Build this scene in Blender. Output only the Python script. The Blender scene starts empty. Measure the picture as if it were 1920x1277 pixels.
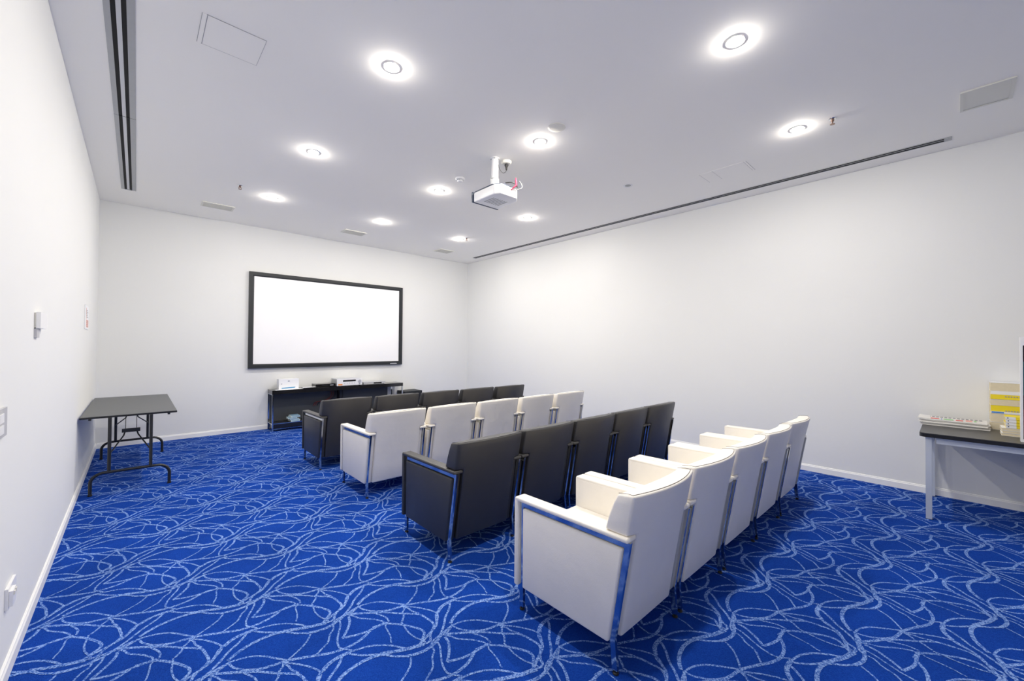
import bpy, bmesh, math, random
from mathutils import Vector, Matrix
random.seed(7)
S = bpy.context.scene
C = S.collection

# ---------------------------------------------------------------- camera, world, exposure
F_PX = 762.66
cam_data = bpy.data.cameras.new('camera')
cam_data.sensor_fit = 'HORIZONTAL'
cam_data.sensor_width = 36.0
cam_data.lens = F_PX / 1920 * 36.0
cam_data.clip_start = 0.02
cam = bpy.data.objects.new('camera', cam_data)
C.objects.link(cam)
R_ = Vector((0.73514789, -0.6778689, 0.00716434))
U_ = Vector((-0.01346988, -0.00404019, 0.99990111))
W_ = Vector((0.67777293, 0.7351717, 0.01210095))
cam.matrix_world = Matrix(((R_.x, U_.x, -W_.x, 0.0), (R_.y, U_.y, -W_.y, 0.0), (R_.z, U_.z, -W_.z, 1.45), (0, 0, 0, 1)))
S.camera = cam

world = bpy.data.worlds.new('world')
S.world = world
world.use_nodes = True
world.node_tree.nodes['Background'].inputs['Color'].default_value = (0.95, 0.97, 1.0, 1)
world.node_tree.nodes['Background'].inputs['Strength'].default_value = 0.4

S.view_settings.view_transform = 'Standard'
S.view_settings.look = 'None'
S.view_settings.gamma = 1
S.view_settings.use_curve_mapping = False
S.view_settings.exposure = 0.9
S.cycles.max_bounces = 20
S.cycles.diffuse_bounces = 16
S.cycles.glossy_bounces = 6

LENS_E = 1000.0        # radiance of each downlight's frosted dome

# room: x left..right, y front..back, z
XL, XR, YB, YF, ZC = -0.401, 5.836, 7.925, -2.6, 3.41

# ---------------------------------------------------------------- materials
def mat(name, color, rough=0.5, metal=0.0, spec=0.5, emit=0.0, emit_color=None, var=0.0, var_scale=6.0,
        bump=0.0, bump_scale=60.0, bump2=0.0, bump2_scale=6.0, coat=0.0, sheen=0.0):
    m = bpy.data.materials.new(name)
    m.use_nodes = True
    nt = m.node_tree
    b = nt.nodes['Principled BSDF']
    b.inputs['Base Color'].default_value = (*color, 1)
    b.inputs['Roughness'].default_value = rough
    b.inputs['Metallic'].default_value = metal
    b.inputs['Specular IOR Level'].default_value = spec
    b.inputs['Coat Weight'].default_value = coat
    b.inputs['Sheen Weight'].default_value = sheen
    if emit:
        b.inputs['Emission Color'].default_value = (*(emit_color or color), 1)
        b.inputs['Emission Strength'].default_value = emit
    tc = nt.nodes.new('ShaderNodeTexCoord')
    if var:
        n = nt.nodes.new('ShaderNodeTexNoise')
        n.inputs['Scale'].default_value = var_scale
        n.inputs['Detail'].default_value = 4
        nt.links.new(tc.outputs['Object'], n.inputs['Vector'])
        mx = nt.nodes.new('ShaderNodeMix')
        mx.data_type = 'RGBA'
        mx.inputs['A'].default_value = (*[c * (1 - var) for c in color], 1)
        mx.inputs['B'].default_value = (*[min(1, c * (1 + var)) for c in color], 1)
        nt.links.new(n.outputs['Fac'], mx.inputs['Factor'])
        nt.links.new(mx.outputs['Result'], b.inputs['Base Color'])
    last = None
    for amt, sc in ((bump2, bump2_scale), (bump, bump_scale)):
        if amt:
            n = nt.nodes.new('ShaderNodeTexNoise')
            n.inputs['Scale'].default_value = sc
            n.inputs['Detail'].default_value = 3
            nt.links.new(tc.outputs['Object'], n.inputs['Vector'])
            bp = nt.nodes.new('ShaderNodeBump')
            bp.inputs['Strength'].default_value = amt
            bp.inputs['Distance'].default_value = 0.02 if sc < 20 else 0.003
            nt.links.new(n.outputs['Fac'], bp.inputs['Height'])
            if last: nt.links.new(last.outputs['Normal'], bp.inputs['Normal'])
            last = bp
    if last: nt.links.new(last.outputs['Normal'], b.inputs['Normal'])
    return m

M = {}
M['wall'] = mat('wall_paint', (0.795, 0.80, 0.785), 0.75, spec=0.25, var=0.012, var_scale=1.5, bump=0.08, bump_scale=250)
M['ceiling'] = mat('ceiling_paint', (0.965, 0.945, 0.89), 0.85, spec=0.15, var=0.008, var_scale=1.2)
M['trim'] = mat('white_gloss_trim', (0.88, 0.88, 0.86), 0.4, var=0.01)
M['chrome'] = mat('polished_chrome', (0.66, 0.68, 0.70), 0.10, metal=1.0, bump=0.03, bump_scale=40)
M['white_leather'] = mat('cream_leather', (0.88, 0.84, 0.765), 0.42, spec=0.4, var=0.03, var_scale=9, bump=0.25, bump_scale=320, bump2=0.22, bump2_scale=7)
M['black_leather'] = mat('black_leather', (0.032, 0.031, 0.032), 0.40, spec=0.6, var=0.1, var_scale=9, bump=0.25, bump_scale=320, bump2=0.10, bump2_scale=6)
M['seam_dark'] = mat('seam_thread', (0.16, 0.14, 0.13), 0.7, var=0.05)
M['seam_black'] = mat('seam_thread_black', (0.03, 0.03, 0.035), 0.5, var=0.05)
M['rubber'] = mat('black_rubber', (0.01, 0.01, 0.01), 0.6, var=0.05)
M['black_metal'] = mat('black_powder_coat', (0.012, 0.013, 0.015), 0.35, var=0.05, bump=0.1, bump_scale=200)
M['table_top'] = mat('charcoal_laminate', (0.085, 0.09, 0.095), 0.42, spec=0.5, var=0.06, var_scale=12)
M['desk_top'] = mat('dark_laminate', (0.05, 0.05, 0.052), 0.35, spec=0.5, var=0.06, var_scale=12)
M['edge_black'] = mat('black_edge', (0.008, 0.008, 0.009), 0.3, var=0.05)
M['steel'] = mat('grey_steel', (0.62, 0.66, 0.70), 0.38, metal=0.3, var=0.03)
M['gloss_black'] = mat('gloss_black', (0.012, 0.012, 0.014), 0.12, spec=0.6, var=0.05)
M['back_grey'] = mat('grey_panel', (0.055, 0.06, 0.068), 0.5, var=0.05)
M['screen'] = mat('projection_fabric', (0.95, 0.95, 0.95), 0.9, spec=0.1, var=0.004)
M['velvet'] = mat('screen_frame_black', (0.014, 0.017, 0.02), 0.5, var=0.1, var_scale=30)
M['white_plastic'] = mat('white_plastic', (0.85, 0.85, 0.85), 0.35, var=0.01)
M['cream_plastic'] = mat('cream_plastic', (0.80, 0.78, 0.70), 0.4, var=0.01)
M['grey_plastic'] = mat('grey_plastic', (0.40, 0.41, 0.39), 0.45, var=0.02)
M['beige_grille'] = mat('beige_grille', (0.74, 0.73, 0.66), 0.5, var=0.02)
M['alu'] = mat('brushed_aluminium', (0.42, 0.43, 0.44), 0.42, metal=0.35, var=0.05, var_scale=20)
M['slot'] = mat('slot_black', (0.004, 0.004, 0.004), 0.8, var=0.05)
M['silver'] = mat('silver_plastic', (0.62, 0.63, 0.66), 0.3, metal=0.3, var=0.02)
M['slate'] = mat('slate_plastic', (0.05, 0.07, 0.11), 0.35, var=0.05)
M['paper'] = mat('newsprint', (0.78, 0.77, 0.74), 0.8, spec=0.1, var=0.03, var_scale=30)
M['page'] = mat('cream_pages', (0.74, 0.66, 0.48), 0.85, spec=0.1, var=0.06, var_scale=60)
M['yellow'] = mat('yellow_card', (0.90, 0.72, 0.02), 0.5, var=0.02)
M['white_card'] = mat('white_card', (0.85, 0.86, 0.88), 0.5, var=0.01)
M['blue_print'] = mat('blue_print', (0.05, 0.22, 0.62), 0.5, var=0.02)
M['cyan_print'] = mat('pale_blue_print', (0.06, 0.30, 0.55), 0.5, var=0.02)
M['navy_print'] = mat('navy_print', (0.03, 0.06, 0.14), 0.5, var=0.02)
M['red_print'] = mat('red_print', (0.78, 0.12, 0.10), 0.6, var=0.04)
M['green_print'] = mat('green_print', (0.35, 0.62, 0.30), 0.6, var=0.04)
M['grey_print'] = mat('grey_print', (0.35, 0.35, 0.36), 0.7, var=0.04)
M['pink_print'] = mat('pink_print', (0.80, 0.42, 0.36), 0.6, var=0.04)
M['orange'] = mat('orange_label', (0.85, 0.33, 0.10), 0.5, var=0.03)
M['orange_red'] = mat('orange_red_cover', (0.75, 0.12, 0.04), 0.5, var=0.05)
M['red_cable'] = mat('red_cable', (0.55, 0.02, 0.07), 0.45, var=0.03)
M['maroon_cable'] = mat('maroon_cable', (0.14, 0.02, 0.02), 0.5, var=0.03)
M['black_cable'] = mat('black_cable', (0.01, 0.01, 0.01), 0.45, var=0.03)
M['case_blue'] = mat('pale_blue_case', (0.22, 0.38, 0.52), 0.25, var=0.06, var_scale=40)
M['case_rim'] = mat('clear_case_edge', (0.70, 0.80, 0.78), 0.25, var=0.03)
M['dark_screen'] = mat('dark_display', (0.03, 0.006, 0.022), 0.4, var=0.2, var_scale=8)
M['teal'] = mat('teal_print', (0.02, 0.22, 0.26), 0.4, var=0.1)
M['copper'] = mat('sprinkler_brass', (0.30, 0.20, 0.16), 0.3, metal=0.8, var=0.05)
M['lens'] = mat('lit_lens', (1, 1, 1), 0.3, emit=LENS_E, emit_color=(1.0, 0.945, 0.865))
M['plate_grey'] = mat('pale_grey_plastic', (0.50, 0.50, 0.52), 0.45, var=0.02)
M['hair_line'] = mat('gap_shadow_line', (0.42, 0.42, 0.42), 0.9, var=0.02)

# carpet: blue loop pile with paler woven lines
def carpet_mat(name, ca, cb, weave_scale, lo, hi):
    m = bpy.data.materials.new(name); m.use_nodes = True
    nt = m.node_tree; b = nt.nodes['Principled BSDF']
    b.inputs['Roughness'].default_value = 0.95
    b.inputs['Specular IOR Level'].default_value = 0.05
    tc = nt.nodes.new('ShaderNodeTexCoord')
    v = nt.nodes.new('ShaderNodeTexVoronoi'); v.inputs['Scale'].default_value = weave_scale
    n = nt.nodes.new('ShaderNodeTexNoise'); n.inputs['Scale'].default_value = 2.3; n.inputs['Detail'].default_value = 5
    nt.links.new(tc.outputs['Object'], v.inputs['Vector']); nt.links.new(tc.outputs['Object'], n.inputs['Vector'])
    sep = nt.nodes.new('ShaderNodeSeparateColor'); nt.links.new(v.outputs['Color'], sep.inputs['Color'])
    mr = nt.nodes.new('ShaderNodeMapRange'); mr.inputs['From Min'].default_value = lo; mr.inputs['From Max'].default_value = hi
    nt.links.new(sep.outputs['Red'], mr.inputs['Value'])
    mx = nt.nodes.new('ShaderNodeMix'); mx.data_type = 'RGBA'
    mx.inputs['A'].default_value = (*ca, 1); mx.inputs['B'].default_value = (*cb, 1)
    nt.links.new(mr.outputs['Result'], mx.inputs['Factor'])
    mr2 = nt.nodes.new('ShaderNodeMapRange'); mr2.inputs['To Min'].default_value = 0.86; mr2.inputs['To Max'].default_value = 1.14
    mr2.inputs['From Min'].default_value = 0.3; mr2.inputs['From Max'].default_value = 0.7
    nt.links.new(n.outputs['Fac'], mr2.inputs['Value'])
    vm = nt.nodes.new('ShaderNodeVectorMath'); vm.operation = 'SCALE'
    nt.links.new(mx.outputs['Result'], vm.inputs[0]); nt.links.new(mr2.outputs['Result'], vm.inputs['Scale'])
    nt.links.new(vm.outputs['Vector'], b.inputs['Base Color'])
    bp = nt.nodes.new('ShaderNodeBump'); bp.inputs['Strength'].default_value = 0.5; bp.inputs['Distance'].default_value = 0.002
    nt.links.new(v.outputs['Distance'], bp.inputs['Height']); nt.links.new(bp.outputs['Normal'], b.inputs['Normal'])
    return m
M['carpet'] = carpet_mat('blue_carpet', (0.004, 0.034, 0.25), (0.008, 0.055, 0.34), 260, 0.0, 1.0)
M['carpet_line'] = carpet_mat('pale_blue_carpet_line', (0.03, 0.10, 0.40), (0.24, 0.37, 0.70), 210, 0.25, 0.75)

# ---------------------------------------------------------------- mesh helpers
def link(name, bm, material, parent=None, smooth=None):
    bmesh.ops.recalc_face_normals(bm, faces=bm.faces)
    me = bpy.data.meshes.new(name)
    bm.to_mesh(me); bm.free()
    for m in (material if isinstance(material, (list, tuple)) else [material]):
        me.materials.append(m)
    if smooth is not None:
        for p in me.polygons: p.use_smooth = True
        me.set_sharp_from_angle(angle=math.radians(smooth))
    o = bpy.data.objects.new(name, me)
    C.objects.link(o)
    if parent: o.parent = parent
    return o

def tag(o, label=None, cat=None, group=None, kind=None):
    if label: o['label'] = label
    if cat: o['category'] = cat
    if group: o['group'] = group
    if kind: o['kind'] = kind
    return o

def thing(name, label, cat, loc=(0, 0, 0), rz=0.0, group=None):
    o = bpy.data.objects.new(name, None); C.objects.link(o)
    o.empty_display_size = 0.1
    o.location = loc; o.rotation_euler = (0, 0, rz)
    return tag(o, label, cat, group)

def NB(): return bmesh.new()

def bevel_sharp(bm, faces, w, seg=2, ang=30):
    if w <= 0: return
    es = set()
    for f in faces:
        for e in f.edges:
            if len(e.link_faces) == 2 and e.calc_face_angle(0) > math.radians(ang): es.add(e)
    bmesh.ops.bevel(bm, geom=list(es), offset=w, segments=seg, profile=0.5, affect='EDGES', clamp_overlap=True)

def box(bm, x0, x1, y0, y1, z0, z1, bev=0.0, seg=2):
    t = bmesh.new()
    vs = [t.verts.new(p) for p in ((x0,y0,z0),(x1,y0,z0),(x1,y1,z0),(x0,y1,z0),(x0,y0,z1),(x1,y0,z1),(x1,y1,z1),(x0,y1,z1))]
    for q in ((0,3,2,1),(4,5,6,7),(0,1,5,4),(1,2,6,5),(2,3,7,6),(3,0,4,7)): t.faces.new([vs[i] for i in q])
    if bev: bevel_sharp(t, t.faces[:], bev, seg)
    me = bpy.data.meshes.new('tmp'); t.to_mesh(me); t.free(); bm.from_mesh(me); bpy.data.meshes.remove(me)
    return bm

def prism(bm, pts, axis, a0, a1, bev=0.0, seg=2, ang=30):
    """extrude a 2D polygon; axis 'x': pts are (y,z); 'y': (x,z); 'z': (x,y)"""
    def P(p, a):
        return {'x': (a, p[0], p[1]), 'y': (p[0], a, p[1]), 'z': (p[0], p[1], a)}[axis]
    t = bmesh.new()
    A = [t.verts.new(P(p, a0)) for p in pts]; B = [t.verts.new(P(p, a1)) for p in pts]
    n = len(pts)
    t.faces.new(A[::-1]); t.faces.new(B)
    for i in range(n): t.faces.new((A[i], A[(i+1) % n], B[(i+1) % n], B[i]))
    bmesh.ops.recalc_face_normals(t, faces=t.faces)
    if bev: bevel_sharp(t, t.faces[:], bev, seg, ang)
    me = bpy.data.meshes.new('tmp'); t.to_mesh(me); t.free(); bm.from_mesh(me); bpy.data.meshes.remove(me)
    return bm

def tube(bm, pts, r, n=10, closed=False):
    pts = [Vector(p) for p in pts]
    rings = []; up = None
    m = len(pts)
    for i, p in enumerate(pts):
        if i == 0: d = pts[1] - p
        elif i == m - 1: d = p - pts[-2]
        else: d = (pts[i+1] - p).normalized() + (p - pts[i-1]).normalized()
        d.normalize()
        if up is None: up = Vector((0, 0, 1)) if abs(d.z) < 0.9 else Vector((1, 0, 0))
        s = d.cross(up)
        if s.length < 1e-4: s = d.cross(Vector((0, 1, 0)))
        s.normalize(); up = s.cross(d).normalized()
        rr = r[i] if isinstance(r, (list, tuple)) else r
        rings.append([bm.verts.new(p + (s * math.cos(2*math.pi*k/n) + up * math.sin(2*math.pi*k/n)) * rr) for k in range(n)])
    for a, b in zip(rings, rings[1:]):
        for k in range(n): bm.faces.new((a[k], a[(k+1) % n], b[(k+1) % n], b[k]))
    bm.faces.new(rings[0][::-1]); bm.faces.new(rings[-1])
    return bm

def lathe(bm, prof, cx=0, cy=0, n=28):
    """prof: list of (r, z)"""
    rings = []
    for r, z in prof:
        if r < 1e-6: rings.append([bm.verts.new((cx, cy, z))])
        else: rings.append([bm.verts.new((cx + r*math.cos(2*math.pi*k/n), cy + r*math.sin(2*math.pi*k/n), z)) for k in range(n)])
    for a, b in zip(rings, rings[1:]):
        for k in range(n):
            k2 = (k+1) % n
            if len(a) == 1 and len(b) == 1: continue
            if len(a) == 1: bm.faces.new((a[0], b[k], b[k2]))
            elif len(b) == 1: bm.faces.new((a[k], a[k2], b[0]))
            else: bm.faces.new((a[k], a[k2], b[k2], b[k]))
    return bm

def smooth_path(pts, k=6):
    pts = [Vector(p) for p in pts]; out = []
    P = [pts[0]*2 - pts[1]] + pts + [pts[-1]*2 - pts[-2]]
    for i in range(1, len(P) - 2):
        for j in range(k):
            t = j / k
            a, b, c, d = P[i-1], P[i], P[i+1], P[i+2]
            out.append(0.5*((2*b) + (c-a)*t + (2*a-5*b+4*c-d)*t*t + (3*b-a-3*c+d)*t*t*t))
    out.append(pts[-1]); return out

def strip_outline(path, w):
    """closed outline of a flat bar of width w centred on a 2D polyline, mitred corners"""
    n = len(path); L = []; Rr = []
    for i, p in enumerate(path):
        p = Vector(p)
        if i == 0: d = (Vector(path[1]) - p).normalized(); nrm = Vector((-d.y, d.x)); s = 1
        elif i == n-1: d = (p - Vector(path[-2])).normalized(); nrm = Vector((-d.y, d.x)); s = 1
        else:
            d1 = (p - Vector(path[i-1])).normalized(); d2 = (Vector(path[i+1]) - p).normalized()
            n1 = Vector((-d1.y, d1.x)); n2 = Vector((-d2.y, d2.x)); nrm = (n1+n2).normalized(); s = 1/max(0.3, nrm.dot(n1))
        L.append(tuple(p + nrm*w/2*s)); Rr.append(tuple(p - nrm*w/2*s))
    return L + Rr[::-1]

def strip(bm, path, w, axis, a0, a1):
    """flat bar with mitred corners, built as quads so it stays clean"""
    o = strip_outline(path, w); n = len(path)
    def P(p, a): return {'x': (a, p[0], p[1]), 'y': (p[0], a, p[1]), 'z': (p[0], p[1], a)}[axis]
    A = [bm.verts.new(P(p, a0)) for p in o]; B = [bm.verts.new(P(p, a1)) for p in o]
    m = len(o)
    for i in range(n-1):
        j = m-1-i
        bm.faces.new((A[i], A[i+1], A[j-1], A[j])); bm.faces.new((B[i], B[j], B[j-1], B[i+1]))
    for i in range(m): bm.faces.new((A[i], B[i], B[(i+1) % m], A[(i+1) % m]))
    return bm

def copy_tree(o, parent=None):
    c = o.copy(); C.objects.link(c)
    if parent: c.parent = parent
    for ch in list(o.children): copy_tree(ch, c)
    return c

# ---------------------------------------------------------------- the setting
def struct(name, bm, m, smooth=None):
    return tag(link(name, bm, m, None, smooth), kind='structure')

T = 0.12
struct('wall_left', box(NB(), XL-T, XL, YF-T, YB+T, 0, ZC), M['wall'])
struct('wall_right', box(NB(), XR, XR+T, YF-T, YB+T, 0, ZC), M['wall'])
struct('wall_back', box(NB(), XL, XR, YB, YB+T, 0, ZC), M['wall'])
struct('wall_front', box(NB(), XL, XR, YF-T, YF, 0, ZC), M['wall'])
struct('ceiling', box(NB(), XL-T, XR+T, YF-T, YB+T, ZC, ZC+T), M['ceiling'])
BH = 0.075
def baseboard(name, x0, x1, y0, y1, axis, sgn):
    # profile: flat board with a small moulded top
    prof = [(0, 0), (0.014, 0), (0.014, BH-0.018), (0.009, BH-0.010), (0.009, BH-0.004), (0.005, BH), (0, BH)]
    bm = NB()
    if axis == 'y':
        prism(bm, [(x0 + sgn*p[0], p[1]) for p in prof], 'y', y0, y1)
    else:
        prism(bm, [(y0 + sgn*p[0], p[1]) for p in prof], 'x', x0, x1)
    struct(name, bm, M['trim'])
baseboard('baseboard_left', XL, 0, YF, YB, 'y', 1)
baseboard('baseboard_right', XR, 0, YF, YB, 'y', -1)
baseboard('baseboard_back', XL+0.014, XR-0.014, YB, 0, 'x', -1)
baseboard('baseboard_front', XL+0.014, XR-0.014, YF, 0, 'x', 1)

# carpet: one floor mesh, the woven line pattern as paler strips in it
STROKES = [
    (0.01, [(2.709, 0.345), (2.741, 0.34), (2.781, 0.325), (2.827, 0.291), (2.87, 0.235), (2.908, 0.183)]) ,
    (0.01, [(2.709, 0.345), (2.711, 0.32), (2.723, 0.29), (2.754, 0.249), (2.793, 0.219), (2.834, 0.199), (2.902, 0.183)]) ,
    (0.013, [(2.712, 0.349), (2.679, 0.33), (2.643, 0.312)]) ,
    (0.015, [(2.641, 0.319), (2.705, 0.271), (2.78, 0.218), (2.84, 0.197), (2.908, 0.18), (2.987, 0.141), (3.074, 0.094), (3.144, 0.079), (3.214, 0.089), (3.27, 0.117)]) ,
    (0.009, [(3.231, 0.315), (3.251, 0.285), (3.267, 0.247), (3.315, 0.193), (3.345, 0.146), (3.344, 0.127), (3.308, 0.12)]) ,
    (0.014, [(3.36, 0.118), (3.295, 0.122), (3.253, 0.122), (3.206, 0.133), (3.147, 0.158)]) ,
    (0.013, [(3.147, 0.158), (3.17, 0.181), (3.194, 0.212), (3.22, 0.256), (3.229, 0.299)]) ,
    (0.013, [(3.883, 0.13), (3.939, 0.117), (3.982, 0.079), (4.023, 0.023), (4.057, -0.039), (4.06, -0.08), (4.029, -0.112), (3.998, -0.143)]) ,
    (0.012, [(3.349, 0.231), (3.393, 0.194), (3.45, 0.132), (3.511, 0.07), (3.525, 0.039), (3.53, 0.008), (3.536, -0.045), (3.522, -0.074), (3.496, -0.096), (3.472, -0.123), (3.464, -0.142), (3.442, -0.152)]) ,
    (0.009, [(3.338, 0.256), (3.346, 0.224), (3.362, 0.192), (3.374, 0.154), (3.371, 0.116)]) ,
    (0.009, [(3.487, 0.179), (3.518, 0.144), (3.549, 0.103), (3.581, 0.046), (3.592, 0.002), (3.567, -0.04), (3.532, -0.074)]) ,
    (0.009, [(3.487, 0.169), (3.498, 0.143), (3.501, 0.114), (3.52, 0.07)]) ,
    (0.01, [(3.487, 0.179), (3.478, 0.155), (3.459, 0.135), (3.449, 0.106), (3.423, 0.073)]) ,
    (0.011, [(4.016, -0.153), (3.971, -0.136), (3.934, -0.106), (3.915, -0.074), (3.873, -0.024), (3.824, 0.012), (3.771, 0.033), (3.715, 0.044)]) ,
    (0.02, [(3.737, 0.041), (3.684, 0.044), (3.637, 0.034), (3.6, 0.008)]) ,
    (0.014, [(3.616, 0.021), (3.582, -0.004), (3.564, -0.037), (3.539, -0.072), (3.496, -0.096)]) ,
    (0.011, [(3.729, 0.03), (3.746, 0.009), (3.776, -0.024), (3.842, -0.072), (3.931, -0.122), (3.985, -0.142)]) ,
    (0.012, [(3.694, 0.036), (3.684, 0.018), (3.652, -0.016), (3.608, -0.052), (3.571, -0.096), (3.534, -0.131), (3.502, -0.155)]) ,
    (0.017, [(3.503, -0.16), (3.465, -0.177), (3.413, -0.187), (3.365, -0.179), (3.324, -0.162)]) ,
    (0.012, [(3.332, -0.167), (3.285, -0.127), (3.255, -0.089), (3.234, -0.073)]) ,
    (0.018, [(3.259, -0.084), (3.221, -0.065), (3.173, -0.056), (3.129, -0.058), (3.078, -0.069), (3.032, -0.092), (3.005, -0.111)]) ,
    (0.011, [(3.27, -0.074), (3.294, -0.096), (3.334, -0.115), (3.388, -0.136), (3.442, -0.152)]) ,
    (0.014, [(3.24, -0.062), (3.285, -0.087), (3.351, -0.119), (3.407, -0.137)]) ,
    (0.009, [(3.038, 0.291), (3.007, 0.246), (2.954, 0.207), (2.909, 0.182)]) ,
    (0.009, [(3.145, 0.284), (3.137, 0.253), (3.11, 0.225), (3.084, 0.176), (3.042, 0.146), (3.009, 0.125)]) ,
    (0.009, [(3.182, 0.295), (3.176, 0.267), (3.164, 0.24), (3.137, 0.19), (3.121, 0.154), (3.112, 0.112), (3.119, 0.088), (3.15, 0.046)]) ,
    (0.007, [(3.362, 0.116), (3.34, 0.094), (3.335, 0.058), (3.326, 0.008), (3.314, -0.02), (3.31, -0.037)]) ,
    (0.008, [(3.417, 0.071), (3.413, 0.038), (3.407, -0.021), (3.414, -0.077), (3.433, -0.127), (3.434, -0.146)]) ,
    (0.014, [(3.496, -0.096), (3.444, -0.119), (3.407, -0.137)]) ,
    (0.016, [(3.587, -0.133), (3.54, -0.145), (3.498, -0.16)]) ,
    (0.01, [(3.505, -0.149), (3.461, -0.161), (3.44, -0.183)]) ,
]

def build_floor():
    bm = NB()
    box(bm, XL-T, XR+T, YF-T, YB+T, -0.1, 0)
    for f in bm.faces: f.material_index = 0
    AX, BX, BY = 0.5955, 0.2978, 0.4725
    k = 0
    for w, pts in STROKES:
        k += 1
        path = smooth_path([(p[0], p[1], 0) for p in pts], 5)
        left, right = [], []
        for i, p in enumerate(path):
            a = path[max(0, i-1)]; b = path[min(len(path)-1, i+1)]
            d = (b-a); d.normalize(); nn = Vector((-d.y, d.x, 0))*w*0.5
            left.append(p+nn); right.append(p-nn)
        z = 0.0004 + 0.00004*k
        for j in range(-7, 18):
            for i in range(-16, 16):
                ox = i*AX + j*BX; oy = j*BY
                if not (XL-0.8 < path[0].x+ox < XR+0.8 and YF-0.8 < path[0].y+oy < YB+0.8): continue
                prev = None
                for l, r in zip(left, right):
                    ok = XL < min(l.x, r.x)+ox and max(l.x, r.x)+ox < XR and YF < min(l.y, r.y)+oy and max(l.y, r.y)+oy < YB
                    cur = (bm.verts.new((l.x+ox, l.y+oy, z)), bm.verts.new((r.x+ox, r.y+oy, z))) if ok else None
                    if prev and cur:
                        f = bm.faces.new((prev[0], prev[1], cur[1], cur[0])); f.material_index = 1
                    prev = cur
    loose = [v for v in bm.verts if not v.link_faces]
    bmesh.ops.delete(bm, geom=loose, context='VERTS')
    for f in bm.faces:
        f.normal_update()
        if f.material_index == 1 and f.normal.z < 0: f.normal_flip()
    me = bpy.data.meshes.new('floor'); bm.to_mesh(me); bm.free()
    me.materials.append(M['carpet']); me.materials.append(M['carpet_line'])
    o = bpy.data.objects.new('floor', me); C.objects.link(o); tag(o, kind='structure')
build_floor()

# ---------------------------------------------------------------- armchairs
def back_shell(bm, lower, upper, hw_in, hw_out, bulge, bev=0.011):
    """one solid: a narrow part between the arms widening to the full head section above them.
    lower/upper = [(z, y_rear, y_front, bulge_rear, bulge_front)]; the last lower level is the step"""
    t = bmesh.new(); n_in = 11
    inner = [-hw_in + 2*hw_in*i/(n_in-1) for i in range(n_in)]
    outer = [-hw_out, -(hw_in+hw_out)/2] + inner + [(hw_in+hw_out)/2, hw_out]
    def row(xs, L):
        z, yr, yf, br, bf = L
        k = lambda x: 1-(x/hw_out)**2
        return [t.verts.new((x, yr - br*k(x), z)) for x in xs], [t.verts.new((x, yf - bf*k(x), z)) for x in xs]
    lo = [row(inner, L) for L in lower[:-1]]
    step = row(outer, lower[-1])
    lo.append((step[0][2:-2], step[1][2:-2]))
    up = [step] + [row(outer, L) for L in upper]
    def loop(r): return r[0] + r[1][::-1]
    for seq in (lo, up):
        for a, b in zip(seq, seq[1:]):
            A, B = loop(a), loop(b); n = len(A)
            for k in range(n): t.faces.new((A[k], A[(k+1) % n], B[(k+1) % n], B[k]))
    for r in (lo[0], up[-1]):
        for i in range(len(r[0])-1): t.faces.new((r[0][i], r[0][i+1], r[1][i+1], r[1][i]))
    for i in (0, 1, len(outer)-3, len(outer)-2):
        t.faces.new((step[0][i], step[0][i+1], step[1][i+1], step[1][i]))
    bmesh.ops.recalc_face_normals(t, faces=t.faces)
    bevel_sharp(t, t.faces[:], bev, 3, 50)
    me = bpy.data.meshes.new('tmp'); t.to_mesh(me); t.free(); bm.from_mesh(me); bpy.data.meshes.remove(me)
    return bm

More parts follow.
